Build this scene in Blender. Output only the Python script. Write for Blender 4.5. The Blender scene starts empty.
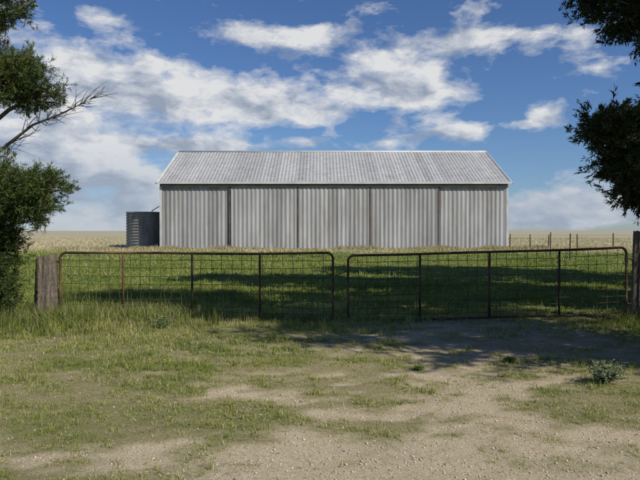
import bpy, math, random
import numpy as np
from mathutils import Vector
random.seed(7); rng=np.random.default_rng(7)
scene=bpy.context.scene
SUN_EL=math.radians(40); 
SD=Vector((0.80,-0.60,0)).normalized()   # horizontal direction towards the sun
# ---------------------------------------------------------------- noise
def _h(ix,iy,s):
    n=(ix*374761393+iy*668265263+s*974711).astype(np.int64)&0x7fffffff
    n=((n^(n>>13))*1274126177)&0x7fffffff
    n=(n^(n>>16))&0xffff
    return n/65535.0
def vn(x,y,s=0):
    x=np.asarray(x,float);y=np.asarray(y,float)
    ix=np.floor(x).astype(np.int64);iy=np.floor(y).astype(np.int64)
    fx=x-ix;fy=y-iy;fx=fx*fx*(3-2*fx);fy=fy*fy*(3-2*fy)
    a=_h(ix,iy,s);b=_h(ix+1,iy,s);c=_h(ix,iy+1,s);d=_h(ix+1,iy+1,s)
    return (a*(1-fx)+b*fx)*(1-fy)+(c*(1-fx)+d*fx)*fy
def fbm(x,y,s=0,o=4):
    r=0;a=.5;t=0
    for i in range(o):
        r=r+a*vn(x*2**i+17.3*i,y*2**i+5.1*i,s+i);t+=a;a*=.55
    return r/t
def ss(e0,e1,x):
    t=np.clip((x-e0)/(e1-e0),0,1);return t*t*(3-2*t)
# ---------------------------------------------------------------- zones of the ground
DIRT=[(-1.07,4.6,.5,.30,.85),(-.75,6.1,1.1,.35,.7),(1.6,4.3,2.1,.75,.95),(3.6,8.4,1.6,.9,1.0),
      (1.6,6.2,.8,1.3,.6),(0.1,4.4,1.3,.6,.75),(1.6,8.6,.5,2.0,.4),(2.9,9.6,1.6,1.4,.6),(3.0,11.0,1.8,.8,.5),(-2.4,4.5,.7,.25,.6),(-1.9,5.2,.6,.2,.4)]
def track(x,y):
    c=.9+.18*(y-4)      # worn drive curving to the right-hand gate
    return np.exp(-((x-c)/1.8)**2)*(1-ss(10,12,y))
def zone_dirt(x,y):
    d=np.zeros_like(np.asarray(x,float))
    for cx,cy,rx,ry,s in DIRT:
        d=d+s*np.exp(-(((x-cx)/rx)**2+((y-cy)/ry)**2))
    d=np.clip(d,0,1.0)
    n=fbm(x*1.1,y*1.6,3,5); n2=fbm(x*4,y*6,11,4)
    near=1-ss(9,12,y)
    v=d*.62+(n-.5)*.9*near+(n2-.5)*1.5*near+.17*track(x,y)+.02*near-.10*ss(0,-3.5,x)
    return ss(.14,.72,v)*(1-ss(11.3,13,y))
def zone_lush(x,y):
    return ss(.38,.64,fbm(x*2.2,y*3.2,131,6)+.07*ss(.8,-2.2,x)+.05*ss(7,9,y)-.10*track(x,y))
def zone_dry(x,y):
    n=fbm(x*.25,y*.12,21,4)
    return np.clip(ss(42,52,y+ (n-.5)*12),0,1)
def zone_height(x,y):
    n=fbm(x*.8,y*.8,31,3)
    h=.022+.018*ss(5,9,y)
    h=h*(.7+.6*zone_lush(x,y))
    h=h+.045*ss(9.6,11.4,y)*(1-.7*ss(1,3,x))*(1-.55*ss(12,14,y))
    h=h+.13*np.exp(-((y-11.1)/1.1)**2)*ss(-1.5,-3.4,x)
    h=h+.02*ss(12,20,y)+.06*ss(44,50,y)
    return h*(.4+1.2*n)
def ground_z(x,y):
    near=np.exp(-((y-6)/25)**2)*np.exp(-(x/30)**2)
    z=(fbm(x*.45,y*.45,41,3)-.5)*.10*near+(fbm(x*2.5,y*2.5,45,3)-.5)*.03*near
    z=z-.012*zone_dirt(x,y)*near
    return z
# ---------------------------------------------------------------- materials
def newmat(n):
    m=bpy.data.materials.new(n);m.use_nodes=True;t=m.node_tree;t.nodes.clear();return m,t
def N(t,ty,**k):
    n=t.nodes.new(ty)
    for a,b in k.items():setattr(n,a,b)
    return n
def ramp(t,stops):
    r=N(t,'ShaderNodeValToRGB');e=r.color_ramp.elements
    while len(e)<len(stops):e.new(.5)
    for i,(p,c) in enumerate(stops):
        e[i].position=p;e[i].color=(c[0],c[1],c[2],1)
    return r
def noise(t,scale,detail=5,rough=.6,vec=None):
    n=N(t,'ShaderNodeTexNoise');n.inputs['Scale'].default_value=scale;n.inputs['Detail'].default_value=detail;n.inputs['Roughness'].default_value=rough
    if vec is not None:t.links.new(vec,n.inputs['Vector'])
    return n
def mix(t,f,a,b,mode='MIX'):
    m=N(t,'ShaderNodeMix',data_type='RGBA',blend_type=mode)
    for idx,v in ((0,f),(6,a),(7,b)):
        if isinstance(v,bpy.types.NodeSocket):t.links.new(v,m.inputs[idx])
        elif idx==0:m.inputs[0].default_value=v
        else:m.inputs[idx].default_value=(v[0],v[1],v[2],1)
    return m.outputs[2]
def math_(t,op,a,b=None,c=None,clamp=False):
    m=N(t,'ShaderNodeMath',operation=op);m.use_clamp=clamp
    for i,v in enumerate((a,b,c)):
        if v is None:continue
        if isinstance(v,bpy.types.NodeSocket):t.links.new(v,m.inputs[i])
        else:m.inputs[i].default_value=v
    return m.outputs[0]
def leafmat(name,trans=.3,rough=.6):
    m,t=newmat(name)
    a=N(t,'ShaderNodeAttribute',attribute_name='col')
    d=N(t,'ShaderNodeBsdfPrincipled');d.inputs['Roughness'].default_value=rough
    d.inputs['Specular IOR Level'].default_value=.25
    tr=N(t,'ShaderNodeBsdfTranslucent');mx=N(t,'ShaderNodeMixShader');mx.inputs[0].default_value=trans
    t.links.new(a.outputs['Color'],d.inputs['Base Color'])
    c=mix(t,1.0,a.outputs['Color'],(1.1,1.25,.6),'MULTIPLY');t.links.new(c,tr.inputs['Color'])
    t.links.new(d.outputs[0],mx.inputs[1]);t.links.new(tr.outputs[0],mx.inputs[2])
    o=N(t,'ShaderNodeOutputMaterial');t.links.new(mx.outputs[0],o.inputs[0]);return m
def surf(name,build,rough=.8,metal=0,bump=None):
    m,t=newmat(name);p=N(t,'ShaderNodeBsdfPrincipled');p.inputs['Roughness'].default_value=rough;p.inputs['Metallic'].default_value=metal
    co=N(t,'ShaderNodeTexCoord').outputs['Object']
    c=build(t,co);t.links.new(c,p.inputs['Base Color'])
    if bump:
        b=N(t,'ShaderNodeBump');b.inputs['Strength'].default_value=bump[1];b.inputs['Distance'].default_value=bump[2]
        n=noise(t,bump[0],6,.65,co);t.links.new(n.outputs[0],b.inputs['Height']);t.links.new(b.outputs[0],p.inputs['Normal'])
    o=N(t,'ShaderNodeOutputMaterial');t.links.new(p.outputs[0],o.inputs[0]);return m
M_grass=leafmat('grass_blades',.3)
M_leaf=leafmat('tree_leaves',.15,.55)
def mp(t,co,s):
    m=N(t,'ShaderNodeMapping');m.inputs['Scale'].default_value=s;t.links.new(co,m.inputs['Vector']);return m.outputs[0]
def _r(t,n,st,out=0):
    r=ramp(t,st);t.links.new(n.outputs[out] if not isinstance(n,bpy.types.NodeSocket) else n,r.inputs[0]);return r.outputs[0]
M_bark=surf('bark',lambda t,co:_r(t,noise(t,3,8,.7,mp(t,co,(6,6,1))),[(.3,(.035,.028,.022)),(.7,(.15,.12,.095))]),.9,0,(25,.6,.02))
M_wood=surf('weathered_wood',lambda t,co:_r(t,noise(t,4,9,.75,mp(t,co,(7,7,.8))),[(.3,(.03,.024,.018)),(.52,(.12,.095,.068)),(.75,(.28,.24,.185))]),.9,0,(22,.8,.03))
M_rust=surf('rusty_pipe',lambda t,co:_r(t,noise(t,2.2,8,.72,co),[(.35,(.024,.018,.015)),(.5,(.075,.038,.022)),(.66,(.20,.095,.045))]),.8,.1)
M_wire=surf('old_wire',lambda t,co:_r(t,noise(t,3,5,.6,co),[(.3,(.03,.024,.02)),(.7,(.13,.09,.06))]),.7,.2)
M_dark=surf('dark_steel',lambda t,co:_r(t,noise(t,2,5,.6,co),[(.3,(.03,.028,.027)),(.7,(.075,.065,.055))]),.7,.1)
M_postrust=surf('rusty_post',lambda t,co:_r(t,noise(t,1.5,6,.6,co),[(.3,(.05,.038,.03)),(.7,(.15,.11,.085))]),.8,.1)
def galv(lo,hi,seed,dirtlow=True):
    def f(t,co):
        geo=N(t,'ShaderNodeSeparateXYZ');t.links.new(co,geo.inputs[0])
        sx=math_(t,'FLOOR',math_(t,'DIVIDE',math_(t,'ADD',geo.outputs[0],seed),.78))
        wn=N(t,'ShaderNodeTexWhiteNoise',noise_dimensions='1D');t.links.new(sx,wn.inputs['W'])
        st=noise(t,1,6,.7,mp(t,co,(2.2,2.2,.12)))
        big=noise(t,.25,4,.6,co)
        v=math_(t,'ADD',math_(t,'MULTIPLY',wn.outputs[0],.24),math_(t,'ADD',math_(t,'MULTIPLY',st.outputs[0],.8),math_(t,'MULTIPLY',big.outputs[0],.35)))
        c=_r(t,v,[(.38,lo),(.88,hi)])
        rn=noise(t,1,8,.7,mp(t,co,(1.5,1.5,.25)))
        c=mix(t,_r(t,rn,[(.50,(0,0,0)),(.72,(.55,.55,.55))]),c,(.20,.155,.11))
        if dirtlow:
            lowf=_r(t,math_(t,'ADD',geo.outputs[2],math_(t,'MULTIPLY',st.outputs[0],1.6)),[(.55,(.75,.75,.75)),(.99,(0,0,0))])
            c=mix(t,lowf,c,(.21,.165,.115))
        return c
    return f
M_wall=surf('galvanised_wall',galv((.17,.168,.162),(.41,.405,.39),0),.6,.1)
M_door=surf('galvanised_door',galv((.18,.178,.172),(.43,.425,.41),13.3),.6,.1)
M_roof=surf('galvanised_roof',galv((.27,.267,.258),(.46,.455,.435),5.1,False),.55,.1)
M_trim=surf('pale_flashing',lambda t,co:_r(t,noise(t,1.2,5,.6,co),[(.3,(.42,.42,.40)),(.7,(.60,.60,.56))]),.5,.05)
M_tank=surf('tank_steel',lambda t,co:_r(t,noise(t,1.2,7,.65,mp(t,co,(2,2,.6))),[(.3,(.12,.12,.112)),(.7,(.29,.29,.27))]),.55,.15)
M_stone=surf('gravel_stone',lambda t,co:N(t,'ShaderNodeAttribute',attribute_name='col').outputs['Color'],.9)
# ---------------------------------------------------------------- mesh helpers
def link(o,parent=None):
    scene.collection.objects.link(o)
    if parent:o.parent=parent
    return o
def empty(name,loc=(0,0,0)):
    e=bpy.data.objects.new(name,None);e.location=loc;e.empty_display_size=.3;return link(e)
class MB:
    def __init__(s):s.v=[];s.f=[]
    def box(s,x0,x1,y0,y1,z0,z1):
        b=len(s.v);s.v+=[(x,y,z) for z in(z0,z1) for y in(y0,y1) for x in(x0,x1)]
        s.f+=[tuple(b+i for i in q) for q in((0,2,3,1),(4,5,7,6),(0,1,5,4),(2,6,7,3),(0,4,6,2),(1,3,7,5))]
    def tube(s,pts,rad,n=8,cap=True):
        pts=[Vector(p) for p in pts]
        if not hasattr(rad,'__len__'):rad=[rad]*len(pts)
        b=len(s.v);up=None
        for i,p in enumerate(pts):
            d=(pts[min(i+1,len(pts)-1)]-pts[max(i-1,0)]).normalized()
            if up is None:
                up=d.orthogonal().normalized()
            u=(up-d*up.dot(d));u=u.normalized() if u.length>1e-4 else d.orthogonal().normalized();up=u
            w=d.cross(u)
            for k in range(n):
                a=2*math.pi*k/n;q=p+(u*math.cos(a)+w*math.sin(a))*rad[i];s.v.append(tuple(q))
        for i in range(len(pts)-1):
            for k in range(n):
                k2=(k+1)%n;s.f.append((b+i*n+k,b+i*n+k2,b+(i+1)*n+k2,b+(i+1)*n+k))
        if cap:
            s.f.append(tuple(b+k for k in range(n))[::-1]);e=b+(len(pts)-1)*n;s.f.append(tuple(e+k for k in range(n)))
    def obj(s,name,mat,parent=None,smooth=False,loc=(0,0,0)):
        m=bpy.data.meshes.new(name);m.from_pydata(s.v,[],s.f);m.materials.append(mat)
        if smooth:m.polygons.foreach_set('use_smooth',[True]*len(m.polygons))
        m.update();o=bpy.data.objects.new(name,m);o.location=loc;return link(o,parent)
def np_mesh(name,verts,loops,starts,col,mat,parent=None,smooth=False):
    m=bpy.data.meshes.new(name);m.vertices.add(len(verts));m.vertices.foreach_set('co',verts.astype(np.float32).ravel())
    m.loops.add(len(loops));m.loops.foreach_set('vertex_index',loops.astype(np.int32))
    m.polygons.add(len(starts));m.polygons.foreach_set('loop_start',starts.astype(np.int32))
    if smooth:m.polygons.foreach_set('use_smooth',np.ones(len(starts),bool))
    if col is not None:
        a=m.attributes.new('col','FLOAT_COLOR','POINT');c=np.ones((len(verts),4),np.float32);c[:,:3]=col;a.data.foreach_set('color',c.ravel())
    m.materials.append(mat);m.update(calc_edges=True);o=bpy.data.objects.new(name,m);return link(o,parent)
# ---------------------------------------------------------------- ground
def axis(lim_neg,lim_pos,fine,n):
    u=np.linspace(-math.asinh(lim_neg/fine),math.asinh(lim_pos/fine),n);return fine*np.sinh(u)
gx=axis(4000,4000,6,600); gy=4+axis(120,5000,7,720)
X,Y=np.meshgrid(gx,gy);Z=ground_z(X,Y)
V=np.stack([X,Y,Z],-1).reshape(-1,3);nx,ny=len(gx),len(gy)
i=np.arange(nx-1)[None,:]+np.arange(ny-1)[:,None]*nx
Q=np.stack([i,i+1,i+1+nx,i+nx],-1).reshape(-1,4)
dm=zone_dirt(X,Y).ravel();dr=zone_dry(X,Y).ravel();red=np.exp(-(((X-3.4)/1.8)**2+((Y-8.8)/1.6)**2)).ravel()
GREEN=np.clip(ss(10,15,Y)*.8+.5*zone_lush(X,Y)+.05,0,1).ravel()
def b_ground():
    m,t=newmat('ground_soil');p=N(t,'ShaderNodeBsdfPrincipled');p.inputs['Roughness'].default_value=.95;p.inputs['Specular IOR Level'].default_value=.15
    co=N(t,'ShaderNodeTexCoord').outputs['Object'];a=N(t,'ShaderNodeAttribute',attribute_name='col');s=N(t,'ShaderNodeSeparateColor');t.links.new(a.outputs['Color'],s.inputs[0])
    g=N(t,'ShaderNodeAttribute',attribute_name='green')
    fine=noise(t,45,8,.8,co);med=noise(t,7,7,.7,co);vor=N(t,'ShaderNodeTexVoronoi');vor.inputs['Scale'].default_value=80;t.links.new(co,vor.inputs['Vector'])
    dirt=_r(t,fine,[(.3,(.22,.165,.095)),(.5,(.55,.45,.285)),(.72,(.80,.70,.51))])
    dirt=mix(t,.4,dirt,_r(t,vor,[(0,(.28,.215,.14)),(.6,(.60,.51,.36)),(1,(.78,.70,.56))],1),'MIX')
    dirt=mix(t,_r(t,med,[(.4,(0,0,0)),(.7,(.35,.35,.35))]),dirt,(.36,.27,.155))
    dirt=mix(t,math_(t,'MULTIPLY',s.outputs[2],.6),dirt,(.36,.23,.155))
    soil=_r(t,fine,[(.3,(.12,.105,.045)),(.55,(.32,.275,.14)),(.75,(.52,.43,.26))])
    gs=_r(t,fine,[(.3,(.06,.08,.018)),(.55,(.13,.165,.04)),(.75,(.24,.26,.085))])
    soil=mix(t,g.outputs['Fac'],soil,gs)
    f=math_(t,'ADD',s.outputs[0],math_(t,'MULTIPLY',math_(t,'SUBTRACT',med.outputs[0],.5),.8),clamp=True)
    f=math_(t,'MULTIPLY',f,math_(t,'SUBTRACT',1.2,g.outputs['Fac']),clamp=True)
    c=mix(t,f,soil,dirt)
    far=noise(t,.03,8,.6,mp(t,co,(.5,2.2,1)));fc=_r(t,far,[(.35,(.30,.275,.16)),(.5,(.37,.33,.22)),(.65,(.42,.375,.26))])
    c=mix(t,s.outputs[1],c,fc)
    t.links.new(c,p.inputs['Base Color'])
    b=N(t,'ShaderNodeBump');b.inputs['Strength'].default_value=.9;b.inputs['Distance'].default_value=.02;t.links.new(fine.outputs[0],b.inputs['Height']);t.links.new(b.outputs[0],p.inputs['Normal'])
    o=N(t,'ShaderNodeOutputMaterial');t.links.new(p.outputs[0],o.inputs[0]);return m
go=np_mesh('ground',V,Q.ravel(),np.arange(len(Q))*4,np.stack([dm,dr,red],-1),b_ground(),smooth=True)
ga=go.data.attributes.new('green','FLOAT','POINT');ga.data.foreach_set('value',GREEN.astype(np.float32))
# ---------------------------------------------------------------- grass
C_g1=np.array([.115,.165,.026]);C_g2=np.array([.24,.28,.055]);C_g3=np.array([.38,.36,.13]);C_dry=np.array([.60,.51,.33]);C_dry2=np.array([.44,.36,.21])
def grass(name,bands):
    P=[];H=[];W=[];C=[];LN=[]
    for (y0,y1,ntuft,nb,wd,spread,hs) in bands:
        y=np.sqrt(rng.uniform(y0*y0,y1*y1,ntuft));x=rng.uniform(-1,1,ntuft)*(y*.60+1.5)
        lush=zone_lush(x,y)
        keep=rng.uniform(0,1,ntuft)>zone_dirt(x,y)*(.95-.2*lush)
        clump=fbm(x*3.4,y*3.4,61,4);keep&=rng.uniform(0,1,ntuft)<ss(.34,.58,clump)*.45+.16+.45*lush+ss(12,16,y)
        keep&=~((x>-13.6)&(x<15.9)&(y>52.9)&(y<69.2))
        x=x[keep];y=y[keep];lush=lush[keep];n=len(x)
        th=zone_height(x,y)*rng.lognormal(0,.42,n)*hs
        tg=np.clip(fbm(x*.7,y*.7,71,4)*1.5+.02+rng.normal(0,.16,n)-.38*ss(11,15,y)-.15*lush*(1-ss(10,12,y)),0,1)
        dry=np.clip(zone_dry(x,y)+.14*rng.uniform(0,1,n)*(1-.6*ss(10,14,y))+((fbm(x*.9,y*.9,81,4)-.42)*1.0+.30-.30*lush)*(1-ss(8.5,11.5,y))+.3*zone_dirt(x,y),0,1)
        tx=np.repeat(x,nb);ty=np.repeat(y,nb);k=n*nb
        sp=spread*(0.6+np.repeat(th,nb)*3)
        bx=tx+rng.normal(0,1,k)*sp;by=ty+rng.normal(0,1,k)*sp
        h=np.repeat(th,nb)*rng.uniform(.45,1.25,k)
        isdry=rng.uniform(0,1,k)<np.repeat(dry,nb)
        tgk=np.clip(np.repeat(tg,nb)+rng.normal(0,.18,k),0,1)[:,None]
        c=np.where(tgk<.5,C_g1+(C_g2-C_g1)*tgk*2,C_g2+(C_g3-C_g2)*(tgk-.5)*2)
        mixd=rng.uniform(0,1,k)[:,None];cd=C_dry*mixd+C_dry2*(1-mixd)
        c=np.where(isdry[:,None],cd,c)*rng.uniform(.8,1.2,k)[:,None]
        P.append(np.stack([bx,by,ground_z(bx,by)-.004],-1));H.append(h);W.append(np.full(k,wd)*rng.uniform(.6,1.4,k));C.append(c)
        LN.append(np.abs(rng.normal(.4,.4,k))+np.where(isdry&(by<11),rng.uniform(0,1.2,k),0))
    P=np.concatenate(P);H=np.concatenate(H);W=np.concatenate(W);C=np.concatenate(C);k=len(P);lean=np.concatenate(LN)
    a=rng.uniform(0,2*np.pi,k)
    D=np.stack([np.cos(a),np.sin(a),np.zeros(k)],-1);b=rng.uniform(0,2*np.pi,k);S=np.stack([np.cos(b),np.sin(b),np.zeros(k)],-1)*W[:,None]*.5
    z=np.array([0,0,1.])
    mid=P+D*(lean*.3*H)[:,None]+z*(H*.6/(1+.4*lean))[:,None];tip=P+D*(lean*H)[:,None]+z*(H*(1-.45*np.clip(lean,0,1.8)))[:,None]
    V=np.stack([P-S,P+S,mid-S*.75,mid+S*.75,tip],1).reshape(-1,3)
    o=np.arange(k)[:,None]
    L=(o*5+np.array([0,1,3,2,2,3,4])).ravel();ST=(o*7+np.array([0,4])).ravel()
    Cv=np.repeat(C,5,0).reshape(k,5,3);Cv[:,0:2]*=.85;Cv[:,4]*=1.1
    print(name,'blades',k)
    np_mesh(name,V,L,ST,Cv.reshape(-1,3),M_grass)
grass('grass',[
 (2.6,5,14000,12,.0035,.018,1.0),
 (5,8,22000,11,.0046,.022,1.0),
 (8,12.5,20000,10,.0070,.028,1.0),
 (12.5,19,16000,8,.012,.05,1.0),
 (19,34,14000,7,.022,.09,1.0),
 (34,62,14000,7,.04,.15,1.0),
 (62,140,9000,6,.09,.35,1.0)])
def straw():
    n=44000;y=np.sqrt(rng.uniform(2.8**2,11**2,n));x=rng.uniform(-1,1,n)*(y*.6+1);k=rng.uniform(0,1,n)<.35+.5*fbm(x*3,y*3,99,3);x=x[k];y=y[k];n=len(x)
    a=rng.uniform(0,6.28,n);l=rng.uniform(.015,.07,n);w=rng.uniform(.0012,.003,n);z=ground_z(x,y)+rng.uniform(.003,.012,n)
    P=np.stack([x,y,z],-1);D=np.stack([np.cos(a)*l,np.sin(a)*l,rng.normal(0,.12,n)*l],-1)*.5;S=np.stack([-np.sin(a)*w,np.cos(a)*w,0*w],-1)*.5
    V=np.stack([P-D-S,P+D-S,P+D+S,P-D+S],1).reshape(-1,3);g=rng.uniform(0,1,n)[:,None];c=np.array([.68,.59,.40])*g+np.array([.32,.24,.13])*(1-g)
    np_mesh('straw_litter',V,np.arange(n*4),np.arange(n)*4,np.repeat(c,4,0),M_grass)
straw()
def rank(name,spots):
    pts=[]
    for cx,cy,rx,ry,n,h in spots:
        for _ in range(n):
            pts.append((random.gauss(cx,rx),random.gauss(cy,ry),h*random.uniform(.4,1.3)))
    V=[];L=[];S=[];C=[];vi=0;li=0
    for x,y,h in pts:
        z=float(ground_z(np.array(x),np.array(y)));g=random.random()
        for b in range(12):
            a=random.uniform(0,6.28);le=abs(random.gauss(.3,.3));hh=h*random.uniform(.5,1.15);w=random.uniform(.004,.008)
            dx,dy=math.cos(a),math.sin(a);b2=random.uniform(0,6.28);sx,sy=math.cos(b2)*w*.5,math.sin(b2)*w*.5
            px=x+random.gauss(0,.05);py=y+random.gauss(0,.05)
            m=(px+dx*le*.3*hh,py+dy*le*.3*hh,z+hh*.6);t=(px+dx*le*hh,py+dy*le*hh,z+hh*(1-.25*le))
            V+=[(px-sx,py-sy,z),(px+sx,py+sy,z),(m[0]-sx,m[1]-sy,m[2]),(m[0]+sx,m[1]+sy,m[2]),t]
            dryb=random.random()<.2
            c=(np.array([.48,.41,.24]) if dryb else (C_g1+(C_g2-C_g1)*np.clip(g+random.gauss(0,.2),0,1.3)))*random.uniform(.6,1.0)
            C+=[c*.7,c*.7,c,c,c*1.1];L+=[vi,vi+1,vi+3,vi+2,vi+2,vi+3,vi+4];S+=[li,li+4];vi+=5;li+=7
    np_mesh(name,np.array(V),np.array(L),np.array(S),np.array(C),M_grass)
rank('tall_grass',[(-4.2,10.9,.9,.28,420,.32),(-3.0,11.0,.6,.22,220,.28),(-5.6,10.6,.8,.6,380,.32),(-1.0,11.25,.8,.12,110,.16),(1.0,11.25,.8,.12,60,.12),(5.6,11.2,.35,.3,90,.26),(-4.0,9.8,.9,.35,120,.12),(-2.3,10.3,.5,.2,40,.16)])
def footgrass():
    n=24000
    x=rng.uniform(-22,24,n);y=52.6-np.abs(rng.normal(0,1.0,n));cl=fbm(x*.5,y*.5,91,3)
    h=rng.uniform(.1,.5,n)*(cl*2.1-.55).clip(.06,1.1);w=rng.uniform(.02,.05,n)
    a=rng.uniform(0,6.28,n);le=rng.normal(0,.25,n)
    P=np.stack([x,y,ground_z(x,y)],-1);S=np.stack([np.cos(a)*w,np.sin(a)*w,0*w],-1)*.5
    mid=P+np.stack([le*.3*h,0*h,h*.6],-1);tip=P+np.stack([le*h,0*h,h],-1)
    V=np.stack([P-S,P+S,mid-S*.8,mid+S*.8,tip],1).reshape(-1,3);o=np.arange(n)[:,None]
    g=rng.uniform(0,1,n)[:,None];c=np.array([.48,.41,.27])*g+np.array([.26,.23,.12])*(1-g)
    np_mesh('dry_grass',V,(o*5+np.array([0,1,3,2,2,3,4])).ravel(),(o*7+np.array([0,4])).ravel(),np.repeat(c,5,0),M_grass)
footgrass()
def gravel():
    n=95000;y=np.sqrt(rng.uniform(2.8**2,11.5**2,n));x=rng.uniform(-1,1,n)*(y*.6+1)
    k=rng.uniform(0,1,n)<zone_dirt(x,y)*.9+.04;x=x[k];y=y[k];n=len(x)
    s=rng.lognormal(-5.4,.5,n).clip(.0015,.013)
    base=np.array([(1,0,0),(-1,0,0),(0,1,0),(0,-1,0),(0,0,1),(0,0,-1)])
    F=np.array([(0,2,4),(2,1,4),(1,3,4),(3,0,4),(2,0,5),(1,2,5),(3,1,5),(0,3,5)])
    V=base[None]*s[:,None,None]*rng.uniform(.6,1.3,(n,6,3))*np.array([1,1,.65])
    a=rng.uniform(0,6.28,n);ca,sa=np.cos(a)[:,None],np.sin(a)[:,None]
    V=np.stack([V[...,0]*ca-V[...,1]*sa,V[...,0]*sa+V[...,1]*ca,V[...,2]],-1)
    V+=np.stack([x,y,ground_z(x,y)+s*.25],-1)[:,None]
    L=(np.arange(n)[:,None,None]*6+F).ravel()
    g=rng.uniform(0,1,n)[:,None];c=np.array([.62,.54,.41])*g+np.array([.30,.22,.15])*(1-g)
    r=np.exp(-(((x-3.4)/1.8)**2+((y-8.8)/1.6)**2))[:,None]*.6;c=c*(1-r)+np.array([.35,.22,.15])*r
    np_mesh('gravel',V.reshape(-1,3),L,np.arange(n*8)*3,np.repeat(c,6,0),M_stone)
gravel()
# ---------------------------------------------------------------- shed
X0,X1,YF,YB=-13.45,15.8,53.0,69.0;EH=5.68;RH=9.2;YM=(YF+YB)/2
shed=empty('corrugated_iron_shed')
def corr(name,x0,x1,z0,z1,y,amp,pitch,mat,facing=-1):
    n=int((x1-x0)/pitch*8);xs=np.linspace(x0,x1,n+1);m=MB()
    for x in xs:
        o=amp*math.sin(2*math.pi*x/pitch);m.v+=[(x,y+facing*(amp+o),z0),(x,y+facing*(amp+o),z1)]
    m.f=[(2*i,2*i+2,2*i+3,2*i+1) for i in range(n)];return m.obj(name,mat,shed,True)
def px(p):return (p-320)*YF/630
corr('front_wall_left',X0+.05,px(230)-.05,0,EH-.3,YF,.022,.36,M_wall)
corr('front_wall_right',px(438)+.05,X1-.05,0,EH-.3,YF,.022,.36,M_wall)
corr('door_1',px(231)+.04,px(298)-.04,.08,EH-.4,YF-.10,.022,.36,M_door)
corr('door_2',px(298)+.04,px(370)-.05,.08,EH-.4,YF-.10,.022,.36,M_door)
corr('door_3',px(370)+.05,px(438)-.04,.08,EH-.4,YF-.10,.022,.36,M_door)
m=MB();m.box(px(229),px(439),YF+.12,YF+.2,0,EH-.3);m.obj('interior_shade_sheet',M_dark,shed)  # dark sheet behind the door gaps, its colour standing in for interior shade
m=MB()
for p,w in((230,.065),(298,.042),(370,.048),(438,.042)):m.box(px(p)-w,px(p)+w,YF-.17,YF+.05,0,EH-.42)
m.obj('door_posts',M_postrust,shed)
m=MB()
for a,b in((px(231),px(298)),(px(298),px(370)),(px(370),px(438))):
    m.box(a+.09,b-.09,YF-.185,YF-.15,.02,.09)
m.obj('door_bottom_rails',M_dark,shed)
m=MB();m.box(X0+.1,X1-.1,YF-.26,YF-.003,EH-.40,EH-.12);m.obj('door_track',M_dark,shed)
m=MB();m.box(X0-.02,X0+.16,YF-.07,YF+.1,0,EH-.41);m.box(X1-.16,X1+.02,YF-.07,YF+.1,0,EH-.41);m.obj('corner_flashings',M_trim,shed)
m=MB();m.box(X0-.2,X1+.2,YF-.36,YF-.265,EH-.17,EH+.02);m.obj('gutter',M_trim,shed)
def sidewall(name,x,f):
    m=MB();n=500;ys=np.linspace(YF,YB,n+1)
    for y in ys:
        o=.02*math.sin(2*math.pi*y/.26);zt=EH+(RH-EH)*(1-abs(y-YM)/(YM-YF))-.08;m.v+=[(x+o,y,0),(x+o,y,zt)]
    m.f=[(2*i,2*i+2,2*i+3,2*i+1) for i in range(n)];m.obj(name,M_wall,shed,True)
sidewall('side_wall_left',X0,-1);sidewall('side_wall_right',X1,1)
m=MB();m.box(X0,X1,YB-.05,YB,0,EH);m.obj('rear_wall',M_wall,shed)
def slope(name,ys,ye,sgn):
    m=MB();x0,x1=X0-.22,X1+.22;n=int((x1-x0)/.3*8);xs=np.linspace(x0,x1,n+1)
    k=(RH-EH)/(YM-YF)
    for x in xs:
        o=.022*math.sin(2*math.pi*x/.3);m.v+=[(x,ys,RH-k*abs(ys-YM)+o),(x,ye,RH-k*abs(ye-YM)+o)]
    m.f=[(2*i,2*i+2,2*i+3,2*i+1) for i in range(n)];m.obj(name,M_roof,shed,True)
slope('roof_front',YF-.3,YM,-1);slope('roof_back',YB+.3,YM,1)
m=MB();m.tube([(X0-.24,YM,RH+.02),(X1+.24,YM,RH+.02)],.11,10);m.obj('ridge_cap',M_trim,shed,True)
m=MB();k=(RH-EH)/(YM-YF)
for xx in(X0-.25,X1+.25):
    for ya in(YF-.3,YB+.3):
        za=RH-k*abs(ya-YM)
        m.tube([(xx,ya,za+.0),(xx,YM,RH+.0)],.085,6)
m.obj('barge_capping',M_trim,shed)
# ---------------------------------------------------------------- water tank
tank=empty('water_tank')
cx,cy,r,TH=-15.55,56.3,1.68,3.05
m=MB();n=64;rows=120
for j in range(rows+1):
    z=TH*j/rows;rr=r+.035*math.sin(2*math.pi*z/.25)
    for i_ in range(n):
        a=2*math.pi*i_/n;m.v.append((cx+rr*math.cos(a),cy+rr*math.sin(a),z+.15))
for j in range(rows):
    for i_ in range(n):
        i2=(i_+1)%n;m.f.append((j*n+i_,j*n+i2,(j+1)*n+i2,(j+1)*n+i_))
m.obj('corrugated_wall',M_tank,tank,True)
m=MB();m.tube([(cx,cy,TH+.13),(cx,cy,TH+.2)],[r+.05,r+.03],64);m.tube([(cx,cy,0),(cx,cy,.15)],r+.15,32);m.obj('lid_and_base',M_tank,tank)
m=MB();m.tube([(X0-.25,YF+1.4,EH-.2),(X0-.3,YF+1.5,EH-1.9),(cx+.7,cy-.6,TH+.3),(cx+.7,cy-.6,TH+.15)],.04,8)
m.tube([(cx+.9,cy-r-.03,.4),(cx+.9,cy-r-.35,.4),(cx+.9,cy-r-.35,.05)],.04,8);m.obj('pipes',M_dark,tank,True)
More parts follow.
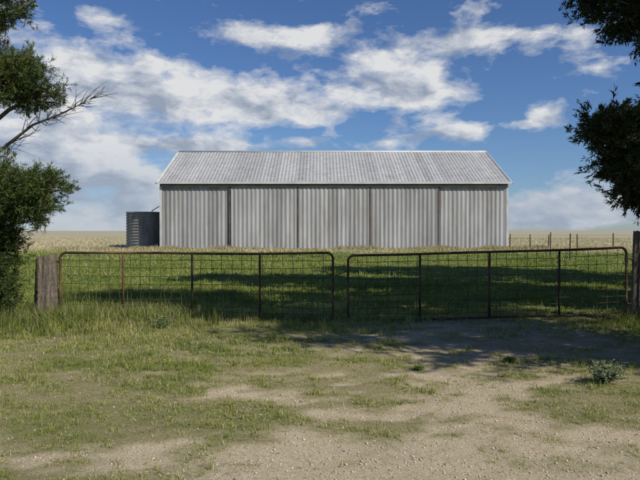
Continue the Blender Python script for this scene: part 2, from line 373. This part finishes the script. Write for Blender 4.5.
# ---------------------------------------------------------------- gates
def gate(name,x0,x1,zl0,zl1,zr0,zr1,y,stays,swing=0):
    g=empty(name);m=MB()
    def top(x):f=(x-x0)/(x1-x0);return zl1+(zr1-zl1)*f-.015*math.sin(math.pi*f)-.006*math.sin(9*f+x0)
    def bot(x):f=(x-x0)/(x1-x0);return zl0+(zr0-zl0)*f-.008*math.sin(7*f)
    def yy(x):return y+swing*(x-x0)/(x1-x0)+.02*math.sin(2*x)
    R=.11;pts=[]
    def arc(cx,cz,a0,a1):
        for i in range(6):
            a=a0+(a1-a0)*i/5;pts.append((cx+R*math.cos(a),yy(cx),cz+R*math.sin(a)))
    h=math.pi/2
    arc(x0+R,top(x0)-R,2*h,h)
    for i in range(1,14):
        x=x0+R+(x1-x0-2*R)*i/14;pts.append((x,yy(x),top(x)))
    arc(x1-R,top(x1)-R,h,0);arc(x1-R,bot(x1)+R,0,-h)
    for i in range(1,8):
        x=x1-R-(x1-x0-2*R)*i/8;pts.append((x,yy(x),bot(x)))
    arc(x0+R,bot(x0)+R,-h,-2*h);pts.append(pts[0])
    m.tube(pts,.022,8,False)
    for s in stays:m.tube([(s,yy(s),bot(s)),(s,yy(s),top(s))],.021,8)
    m.obj('pipe_frame',M_rust,g,True)
    w=MB()
    for f in(.09,.18,.28,.39,.51,.64,.77,.89):
        P=[];ph=random.uniform(0,6)
        for i in range(33):
            x=x0+(x1-x0)*i/32;P.append((x,yy(x)-.012,bot(x)+(top(x)-bot(x))*f+random.gauss(0,.005)+.008*math.sin(x*1.7+ph)))
        w.tube(P,.0052,5,False)
    n=int((x1-x0)/.175)
    for i in range(1,n):
        x=x0+(x1-x0)*i/n+random.gauss(0,.008);b=random.gauss(0,.016)
        w.tube([(x,yy(x)-.02,bot(x)+.01),(x+b,yy(x)-.02,(bot(x)+top(x))/2),(x,yy(x)-.02,top(x)-.01)],.0046,5,False)
    w.obj('wire_mesh',M_wire,g,True);return g
GY=11.2
g1=gate('farm_gate',-4.62,.23,.10,1.215,.0,1.20,GY,[-3.50,-2.28,-1.07])
g2=gate('farm_gate',.50,5.45,.0,1.16,.10,1.30,GY+.02,[1.78,3.02,4.27])
m=MB()
for z in(.3,1.05):m.tube([(-4.8,GY,z),(-4.62,GY,z)],.014,6);m.tube([(-4.62,GY,z-.05),(-4.62,GY,z+.05)],.03,8)
m.obj('hinges',M_rust,g1)
m=MB()
for z in(.3,1.1):m.tube([(5.65,GY,z),(5.45,GY,z)],.014,6);m.tube([(5.45,GY,z-.05),(5.45,GY,z+.05)],.03,8)
for q in range(9):
    a=q/8;x=.21+.31*a;z=.93-.09*math.sin(math.pi*a)
    m.tube([(x-.02,GY-.03,z-.006),(x+.02,GY-.03,z+.006)],.008,6)
m.obj('hinges_and_chain',M_rust,g2)
# ---------------------------------------------------------------- posts
def post(name,x,y,r,h,seed,split=.04):
    n=28;rows=22;V=[];
    for j in range(rows+1):
        z=h*j/rows-.05
        for k in range(n):
            a=2*math.pi*k/n
            rr=r*(1+.12*math.sin(3*a+seed)+.06*math.sin(7*a+seed*2)+.05*math.sin(11*a+z*2+seed))*(1.08-.16*z/h)+random.gauss(0,r*.02)
            zz=z+(random.uniform(-split,split)+.03*math.sin(a+seed) if j==rows else 0)
            V.append((x+rr*math.cos(a)+.02*z,y+rr*math.sin(a),zz))
    F=[(j*n+k,j*n+(k+1)%n,(j+1)*n+(k+1)%n,(j+1)*n+k) for j in range(rows) for k in range(n)]
    V.append((x+.02*h,y,h-.07));c=len(V)-1;F+=[(rows*n+k,rows*n+(k+1)%n,c) for k in range(n)]
    m=MB();m.v=V;m.f=F;return m.obj(name,M_wood,None,False)
post('wooden_gate_post',-4.90,GY+.02,.185,1.20,1.3,.025)
post('wooden_gate_post',5.70,GY+.05,.13,1.62,4.1,.02)
def fence(name,pts,h,wires,pr,seed=0,wr=.0022,first=True):
    f=empty(name);m=MB()
    for(x,y)in (pts if first else pts[1:]):
        lx=random.gauss(0,.02);hh=h*random.uniform(.94,1.06);m.tube([(x,y,-.05),(x+lx*.5,y,hh*.5),(x+lx,y,hh)],[pr,pr*.95,pr*.85],7)
    m.obj('posts',M_wood,f)
    w=MB()
    for z in wires:
        P=[]
        for i in range(len(pts)-1):
            for q in range(4):
                t=q/4;P.append((pts[i][0]*(1-t)+pts[i+1][0]*t,pts[i][1]*(1-t)+pts[i+1][1]*t-.03,z-.02*math.sin(math.pi*t)))
        P.append((pts[-1][0],pts[-1][1]-.03,z));w.tube(P,wr,4,False)
    w.obj('wires',M_wire,f)
fence('wire_fence',[(-5.0,11.2),(-7.8,11.3),(-10.8,11.3),(-14,11.4),(-18,11.5)],1.1,(.25,.45,.65,.85,1.05),.05,first=False)
fence('wire_fence',[(5.75,11.2),(8.8,11.2),(12,11.1),(15.5,11.1),(19,11)],1.1,(.25,.45,.65,.85,1.05),.05,first=False)
fence('wire_fence',[(16.1,53.4),(17.2,51.5),(18.7,51.5),(21.0,51.4),(23.9,51.3),(27,51.2),(31,51),(36,51),(42,51)],1.35,(.4,.7,1.0,1.2),.06,0,.006)
m=MB()
for x,y,h in((12.9,32.5,1.45),(13.9,38,1.5)):m.tube([(x,y,-.05),(x+.02,y,h)],.035,7)
m.obj('steel_fence_posts',M_postrust)
# ---------------------------------------------------------------- trees
def ellp(c,r,inner=.35):
    while True:
        d=Vector((random.gauss(0,1),random.gauss(0,1),random.gauss(0,1)))
        if d.length>1e-3:break
    d.normalize();q=random.uniform(inner,1)**.6*random.choice((1,1,1,1.15))
    return Vector((c[0]+d.x*r[0]*q,c[1]+d.y*r[1]*q,c[2]+d.z*r[2]*q)),d
def tree(name,base,h,tr,clumps,cols,bare=(),leaf=.06,lw=.013,nl=26):
    T=empty(name,(0,0,0));m=MB();bx,by=base
    def trunk(z):
        return Vector((bx+.12*math.sin(z*.9),by+.1*math.cos(z*.8),z))
    zs=np.linspace(-.15,h*.92,16);m.tube([trunk(z) for z in zs],[tr*(1-.9*(z/h)**.9 if z>0 else 1.25) for z in zs],12)
    A=[];B=[];Cc=[]
    for ci,(c,r,n) in enumerate(clumps):
        c=Vector(c);z0=max(.5,min(h*.85,c.z-.35*(c-trunk(c.z)).length-.1));s=trunk(z0)
        L=(c-s).length;mid=s.lerp(c,.5)+Vector((random.gauss(0,.12),random.gauss(0,.12),-.04*L))
        rb=max(.02,tr*.28*(1-z0/h)+.015);P=[s,s.lerp(mid,.5)+Vector((0,0,.02*L)),mid,mid.lerp(c,.55)+Vector((0,0,.03*L)),c]
        m.tube(P,[rb,rb*.85,rb*.65,rb*.5,rb*.3],7)
        tone=random.uniform(0,1);nsub=max(8,n//12)
        ends=[]
        for k in range(nsub):
            e,d=ellp(c,r,.5);st=P[-1].lerp(P[-2],random.uniform(0,.8));q=st.lerp(e,.5)+Vector((random.gauss(0,.05),random.gauss(0,.05),random.gauss(0,.05)))
            m.tube([st,q,e],[rb*.28,rb*.18,.004],5);ends.append((q,e,d))
        for k in range(n):
            q,e,d=random.choice(ends)
            sp=max(r)*.15
            p=q.lerp(e,random.uniform(-.2,1.1))+Vector((random.gauss(0,sp),random.gauss(0,sp),random.gauss(0,sp*.75)))
            ax=(d+Vector((random.gauss(0,.6),random.gauss(0,.6),random.gauss(0.25,.5)))).normalized()
            A.append(p);B.append(ax);Cc.append((ci,tone))
    for P,rs in bare:m.tube(P,rs,6)
    m.obj('trunk_and_limbs',M_bark,T,True)
    A=np.array([tuple(a) for a in A]);B=np.array([tuple(a) for a in B]);tone=np.array([c[1] for c in Cc])
    n=len(A);t=rng.uniform(0,1,(n,nl));LEN=rng.uniform(.08,.22,(n,1))
    P=A[:,None]+B[:,None]*(t*LEN)[...,None]+rng.normal(0,.008,(n,nl,3))
    D=B[:,None]*rng.uniform(.4,1.2,(n,nl,1))+rng.normal(0,.42,(n,nl,3));D/=np.linalg.norm(D,axis=-1,keepdims=True)
    U=np.cross(D,rng.normal(0,1,(n,nl,3)));U/=np.linalg.norm(U,axis=-1,keepdims=True)
    l=rng.uniform(.6,1.3,(n,nl,1))*leaf;w=rng.uniform(.7,1.3,(n,nl,1))*lw*.5
    V=np.stack([P,P+D*l*.45+U*w,P+D*l,P+D*l*.45-U*w],2).reshape(-1,3)
    k=n*nl;c0,c1,c2=[np.array(c) for c in cols]
    g=(tone[:,None]*.4+rng.uniform(0,1,(n,1))*.4+rng.uniform(0,1,(n,nl))*.3)[...,None]
    C=np.where(g<.5,c0+(c1-c0)*g*2,c1+(c2-c1)*(g-.5)*2).reshape(k,3)
    br=rng.uniform(0,1,k)<.03;C[br]=np.array([.16,.10,.05])
    np_mesh('foliage',V,(np.arange(k)[:,None]*4+np.arange(4)).ravel(),np.arange(k)*4,np.repeat(C,4,0),M_leaf,T)
    print(name,'leaves',k);return T
def crown(bx,by,z0,z1,rmax,n,avoid=None,spr=230,smax=1.0):
    out=[]
    tries=0
    while len(out)<n and tries<4000:
        tries+=1
        z=random.uniform(z0,z1);f=(z-z0)/(z1-z0);rr=rmax*(math.sin(math.pi*(.25+.62*f))**.5)*random.uniform(.15,1)
        a=random.uniform(0,6.28);p=(bx+rr*math.cos(a),by+rr*math.sin(a),z)
        if avoid and avoid(p):continue
        s=random.uniform(.6,1.0)*smax;out.append((p,(s,s,s*.7),spr))
    return out
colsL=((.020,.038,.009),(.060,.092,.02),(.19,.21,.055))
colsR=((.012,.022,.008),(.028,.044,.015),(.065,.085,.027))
avoidL=lambda p:p[0]>-6.2*(p[1]/11) -.0
L=[((-5.15,10.5,4.05),(.6,.65,.40),800),((-4.60,10.4,3.85),(.38,.44,.28),340),((-5.6,10.8,4.4),(.6,.6,.45),500),((-4.9,10.5,4.4),(.34,.35,.2),180),
   ((-5.3,10.5,5.5),(.45,.5,.42),380),((-5.9,10.6,5.9),(.6,.6,.5),300),((-4.95,10.5,5.3),(.26,.3,.2),110),((-5.7,10.6,4.95),(.4,.5,.35),260),
   ((-5.0,10.3,2.2),(.55,.6,.36),820),((-4.48,10.3,2.3),(.38,.4,.26),400),((-5.5,10.6,2.1),(.6,.6,.4),500),((-4.6,10.3,2.0),(.34,.35,.2),240),((-5.2,10.4,2.65),(.36,.35,.18),220),
   ((-5.3,10.4,1.3),(.38,.45,.42),520),((-5.6,10.6,.85),(.5,.5,.5),520),((-5.3,10.5,1.7),(.4,.4,.3),360),((-5.6,10.9,.35),(.4,.4,.3),280)]
L+=crown(-7.6,11.2,1.2,8.6,2.3,32,avoidL,200)
def V3(*a):return Vector(a)
bare=[([V3(-7.4,11.0,2.4),V3(-6.2,10.7,2.55),V3(-5.3,10.5,2.95),V3(-4.75,10.45,3.35),V3(-4.2,10.4,3.55),V3(-3.75,10.4,3.78)],[.05,.04,.03,.02,.012,.004])]
random.seed(21)
spine=bare[0][0]
for k in range(34):
    i_=random.choice((2,3,3,4,4));s=spine[i_].lerp(spine[min(i_+1,5)],random.random())
    d=V3(random.uniform(.1,.8),random.uniform(-.3,.3),random.uniform(-.25,.6));l=random.uniform(.3,.75)
    e=s+d*l;mid=s.lerp(e,.5)+V3(0,0,random.uniform(-.04,.05));bare.append(([s,mid,e],[.008,.005,.002]))
    e2=mid+V3(random.uniform(.1,.3),random.uniform(-.1,.1),random.uniform(-.1,.25));bare.append(([mid,mid.lerp(e2,.5)+V3(0,0,.01),e2],[.004,.003,.0015]))
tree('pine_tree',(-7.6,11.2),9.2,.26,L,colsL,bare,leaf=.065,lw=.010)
avoidR=lambda p:p[0]<4.9*(p[1]/8.6)**1 and p[2]<6.8
R=[((4.2,8.4,2.75),(.48,.6,.42),760),((3.78,8.4,2.95),(.34,.4,.26),400),((4.35,8.5,2.25),(.36,.5,.28),420),((4.7,8.5,3.0),(.5,.5,.5),420),((3.98,8.4,2.4),(.25,.3,.2),170),
   ((4.0,8.4,4.6),(.48,.6,.32),560),((3.55,8.4,4.8),(.31,.4,.22),260),((4.4,8.4,4.25),(.28,.35,.22),200),((4.6,8.5,4.9),(.5,.5,.4),300)]
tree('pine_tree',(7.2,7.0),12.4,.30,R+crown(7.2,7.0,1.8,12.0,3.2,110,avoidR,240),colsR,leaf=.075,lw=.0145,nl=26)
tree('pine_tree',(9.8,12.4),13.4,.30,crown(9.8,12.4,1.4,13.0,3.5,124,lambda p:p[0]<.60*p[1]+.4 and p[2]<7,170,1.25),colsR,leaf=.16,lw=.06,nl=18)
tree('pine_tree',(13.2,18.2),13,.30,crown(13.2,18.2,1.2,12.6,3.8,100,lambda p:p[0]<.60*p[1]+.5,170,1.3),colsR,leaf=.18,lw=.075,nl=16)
# ---------------------------------------------------------------- weed
def weed(name,x,y,h,n,col):
    T=empty(name);m=MB();V=[];C=[]
    z=float(ground_z(np.array(x),np.array(y)))
    for k in range(n):
        a=random.uniform(0,6.28);sp=random.uniform(.1,1.1)*h;p0=Vector((x+.02*math.cos(a),y+.02*math.sin(a),z));p2=Vector((x+sp*math.cos(a),y+sp*math.sin(a),z+h*random.uniform(.35,1)));p1=p0.lerp(p2,.5)+Vector((0,0,.05*h))
        m.tube([p0,p1,p2],[.003,.0025,.001],4)
        for q in range(26):
            t=random.uniform(.2,1.05);p=p0.lerp(p2,t);d=Vector((random.gauss(0,1),random.gauss(0,1),random.gauss(.4,.7))).normalized();u=d.orthogonal().normalized();l=random.uniform(.018,.038);w=l*.22
            V+=[tuple(p),tuple(p+d*l*.5+u*w),tuple(p+d*l),tuple(p+d*l*.5-u*w)];c=np.array(col)*random.uniform(.6,1.35);C+=[c]*4
    m.obj('stems',M_bark,T);k=len(V)//4
    np_mesh('leaves',np.array(V),np.arange(len(V)),np.arange(k)*4,np.array(C),M_leaf,T)
weed('weed_bush',2.95,6.5,.20,100,(.15,.18,.085))
weed('weed_bush',-2.55,10.2,.22,60,(.13,.17,.06))
weed('weed_bush',2.3,7.6,.06,40,(.13,.19,.04))
weed('weed_bush',1.15,7.3,.05,40,(.15,.21,.05))
# ---------------------------------------------------------------- world
w=bpy.data.worlds.new('World');scene.world=w;w.use_nodes=True;t=w.node_tree;t.nodes.clear()
sky=N(t,'ShaderNodeTexSky',sky_type='NISHITA');sky.sun_disc=False;sky.sun_elevation=SUN_EL
sky.sun_rotation=math.atan2(SD.x,SD.y);sky.air_density=1.0;sky.dust_density=.1;sky.ozone_density=2.5
gen=N(t,'ShaderNodeTexCoord').outputs['Generated'];sp=N(t,'ShaderNodeSeparateXYZ');t.links.new(gen,sp.inputs[0])
az=math_(t,'ARCTAN2',sp.outputs[0],sp.outputs[1]);el=math_(t,'ARCSINE',sp.outputs[2])
cb=N(t,'ShaderNodeCombineXYZ');t.links.new(az,cb.inputs[0]);t.links.new(math_(t,'MULTIPLY',el,2.0),cb.inputs[1])
v=cb.outputs[0]
warp=noise(t,9,5,.6,v);vm=N(t,'ShaderNodeVectorMath',operation='SCALE');t.links.new(warp.outputs['Color'],vm.inputs[0]);vm.inputs['Scale'].default_value=.05
va=N(t,'ShaderNodeVectorMath',operation='ADD');t.links.new(v,va.inputs[0]);t.links.new(vm.outputs[0],va.inputs[1])
vu=N(t,'ShaderNodeVectorMath',operation='ADD');t.links.new(va.outputs[0],vu.inputs[0]);vu.inputs[1].default_value=(.02,.045,0)
n1=noise(t,8,10,.56,va.outputs[0]);n1u=noise(t,8,5,.56,vu.outputs[0]);n2=noise(t,22,8,.6,va.outputs[0])
s2=N(t,'ShaderNodeSeparateXYZ');t.links.new(va.outputs[0],s2.inputs[0])
waz=math_(t,'SUBTRACT',s2.outputs[0],.025);wel=math_(t,'SUBTRACT',math_(t,'MULTIPLY',s2.outputs[1],.5),.0125)
CL=[(118,38,34,13,.60),(100,6,60,9,.55),(235,42,60,13,.66),(310,38,40,10,.5),(400,55,110,17,.6),(500,50,70,10,.42),
    (110,102,50,22,.9),(215,98,75,22,.98),(300,112,60,14,.85),(385,88,58,20,1.0),(450,100,40,12,.5),(535,122,22,16,1.0),(460,134,50,7,.8),(150,72,90,12,.55),
    (70,180,110,42,.95),(60,140,90,20,.6),(150,205,80,25,.9),(240,146,200,8,.6),(575,207,110,16,1.1),(610,178,60,8,.6),(30,105,50,40,.5),(180,215,200,10,.9),(560,90,40,8,.3),(520,218,120,10,.8),(40,60,60,14,.35)]
tot=None
for (px_,py_,rx,ry,s) in CL:
    a0=(px_-320)/630;e0=(230-py_)/630
    dx=math_(t,'DIVIDE',math_(t,'SUBTRACT',waz,a0),rx/630);dy=math_(t,'DIVIDE',math_(t,'SUBTRACT',wel,e0),ry/630)
    q=math_(t,'ADD',math_(t,'MULTIPLY',dx,dx),math_(t,'MULTIPLY',dy,dy))
    g=math_(t,'MULTIPLY',math_(t,'EXPONENT',math_(t,'MULTIPLY',q,-1)),s)
    tot=g if tot is None else math_(t,'ADD',tot,g)
tot=math_(t,'MINIMUM',tot,1.0)
dens=math_(t,'ADD',tot,math_(t,'ADD',math_(t,'MULTIPLY',math_(t,'SUBTRACT',n1.outputs[0],.5),2.6),math_(t,'MULTIPLY',math_(t,'SUBTRACT',n2.outputs[0],.5),1.2)))
cov=_r(t,dens,[(.24,(0,0,0)),(.50,(.42,.42,.42)),(.80,(.94,.94,.94))])
lit=math_(t,'ADD',math_(t,'MULTIPLY',math_(t,'SUBTRACT',n1.outputs[0],n1u.outputs[0]),2.8),.5)
thick=math_(t,'SUBTRACT',lit,math_(t,'MULTIPLY',math_(t,'SUBTRACT',dens,.85),.24))
lowgrey=_r(t,math_(t,'ABSOLUTE',el),[(.05,(1,1,1)),(.15,(.0,.0,.0))])
cc=_r(t,thick,[(.2,(.36,.42,.53)),(.48,(.64,.68,.75)),(.72,(.90,.90,.90))])
cc=mix(t,math_(t,'MULTIPLY',lowgrey,.6),cc,(.42,.50,.62))
bg1=N(t,'ShaderNodeBackground');bg1.inputs[1].default_value=.072
tintc=_r(t,math_(t,'ABSOLUTE',el),[(.0,(.66,.84,1.22)),(.12,(.70,.89,1.20)),(.4,(.66,.88,1.24))])
tint=mix(t,1.0,sky.outputs[0],tintc,'MULTIPLY');t.links.new(tint,bg1.inputs[0])
bg2=N(t,'ShaderNodeBackground');bg2.inputs[1].default_value=.85;t.links.new(cc,bg2.inputs[0])
mx=N(t,'ShaderNodeMixShader');t.links.new(cov,mx.inputs[0]);t.links.new(bg1.outputs[0],mx.inputs[1]);t.links.new(bg2.outputs[0],mx.inputs[2])
o=N(t,'ShaderNodeOutputWorld');t.links.new(mx.outputs[0],o.inputs[0])
# sun
sl=bpy.data.lights.new('sun','SUN');sl.energy=5.0;sl.angle=math.radians(.5);sl.color=(1,.955,.88)
so=bpy.data.objects.new('sun',sl);link(so)
d=-(SD*math.cos(SUN_EL)+Vector((0,0,math.sin(SUN_EL))));so.rotation_euler=d.to_track_quat('-Z','Y').to_euler();so.location=(20,-20,30)
# camera
cd=bpy.data.cameras.new('camera');cd.sensor_width=36;cd.lens=630/640*36;cd.clip_end=12000
co=bpy.data.objects.new('camera',cd);link(co);co.location=(0,0,1.6);co.rotation_euler=(math.radians(90-.85),0,0)
scene.camera=co
scene.view_settings.view_transform='Standard';scene.view_settings.look='None';scene.view_settings.exposure=0
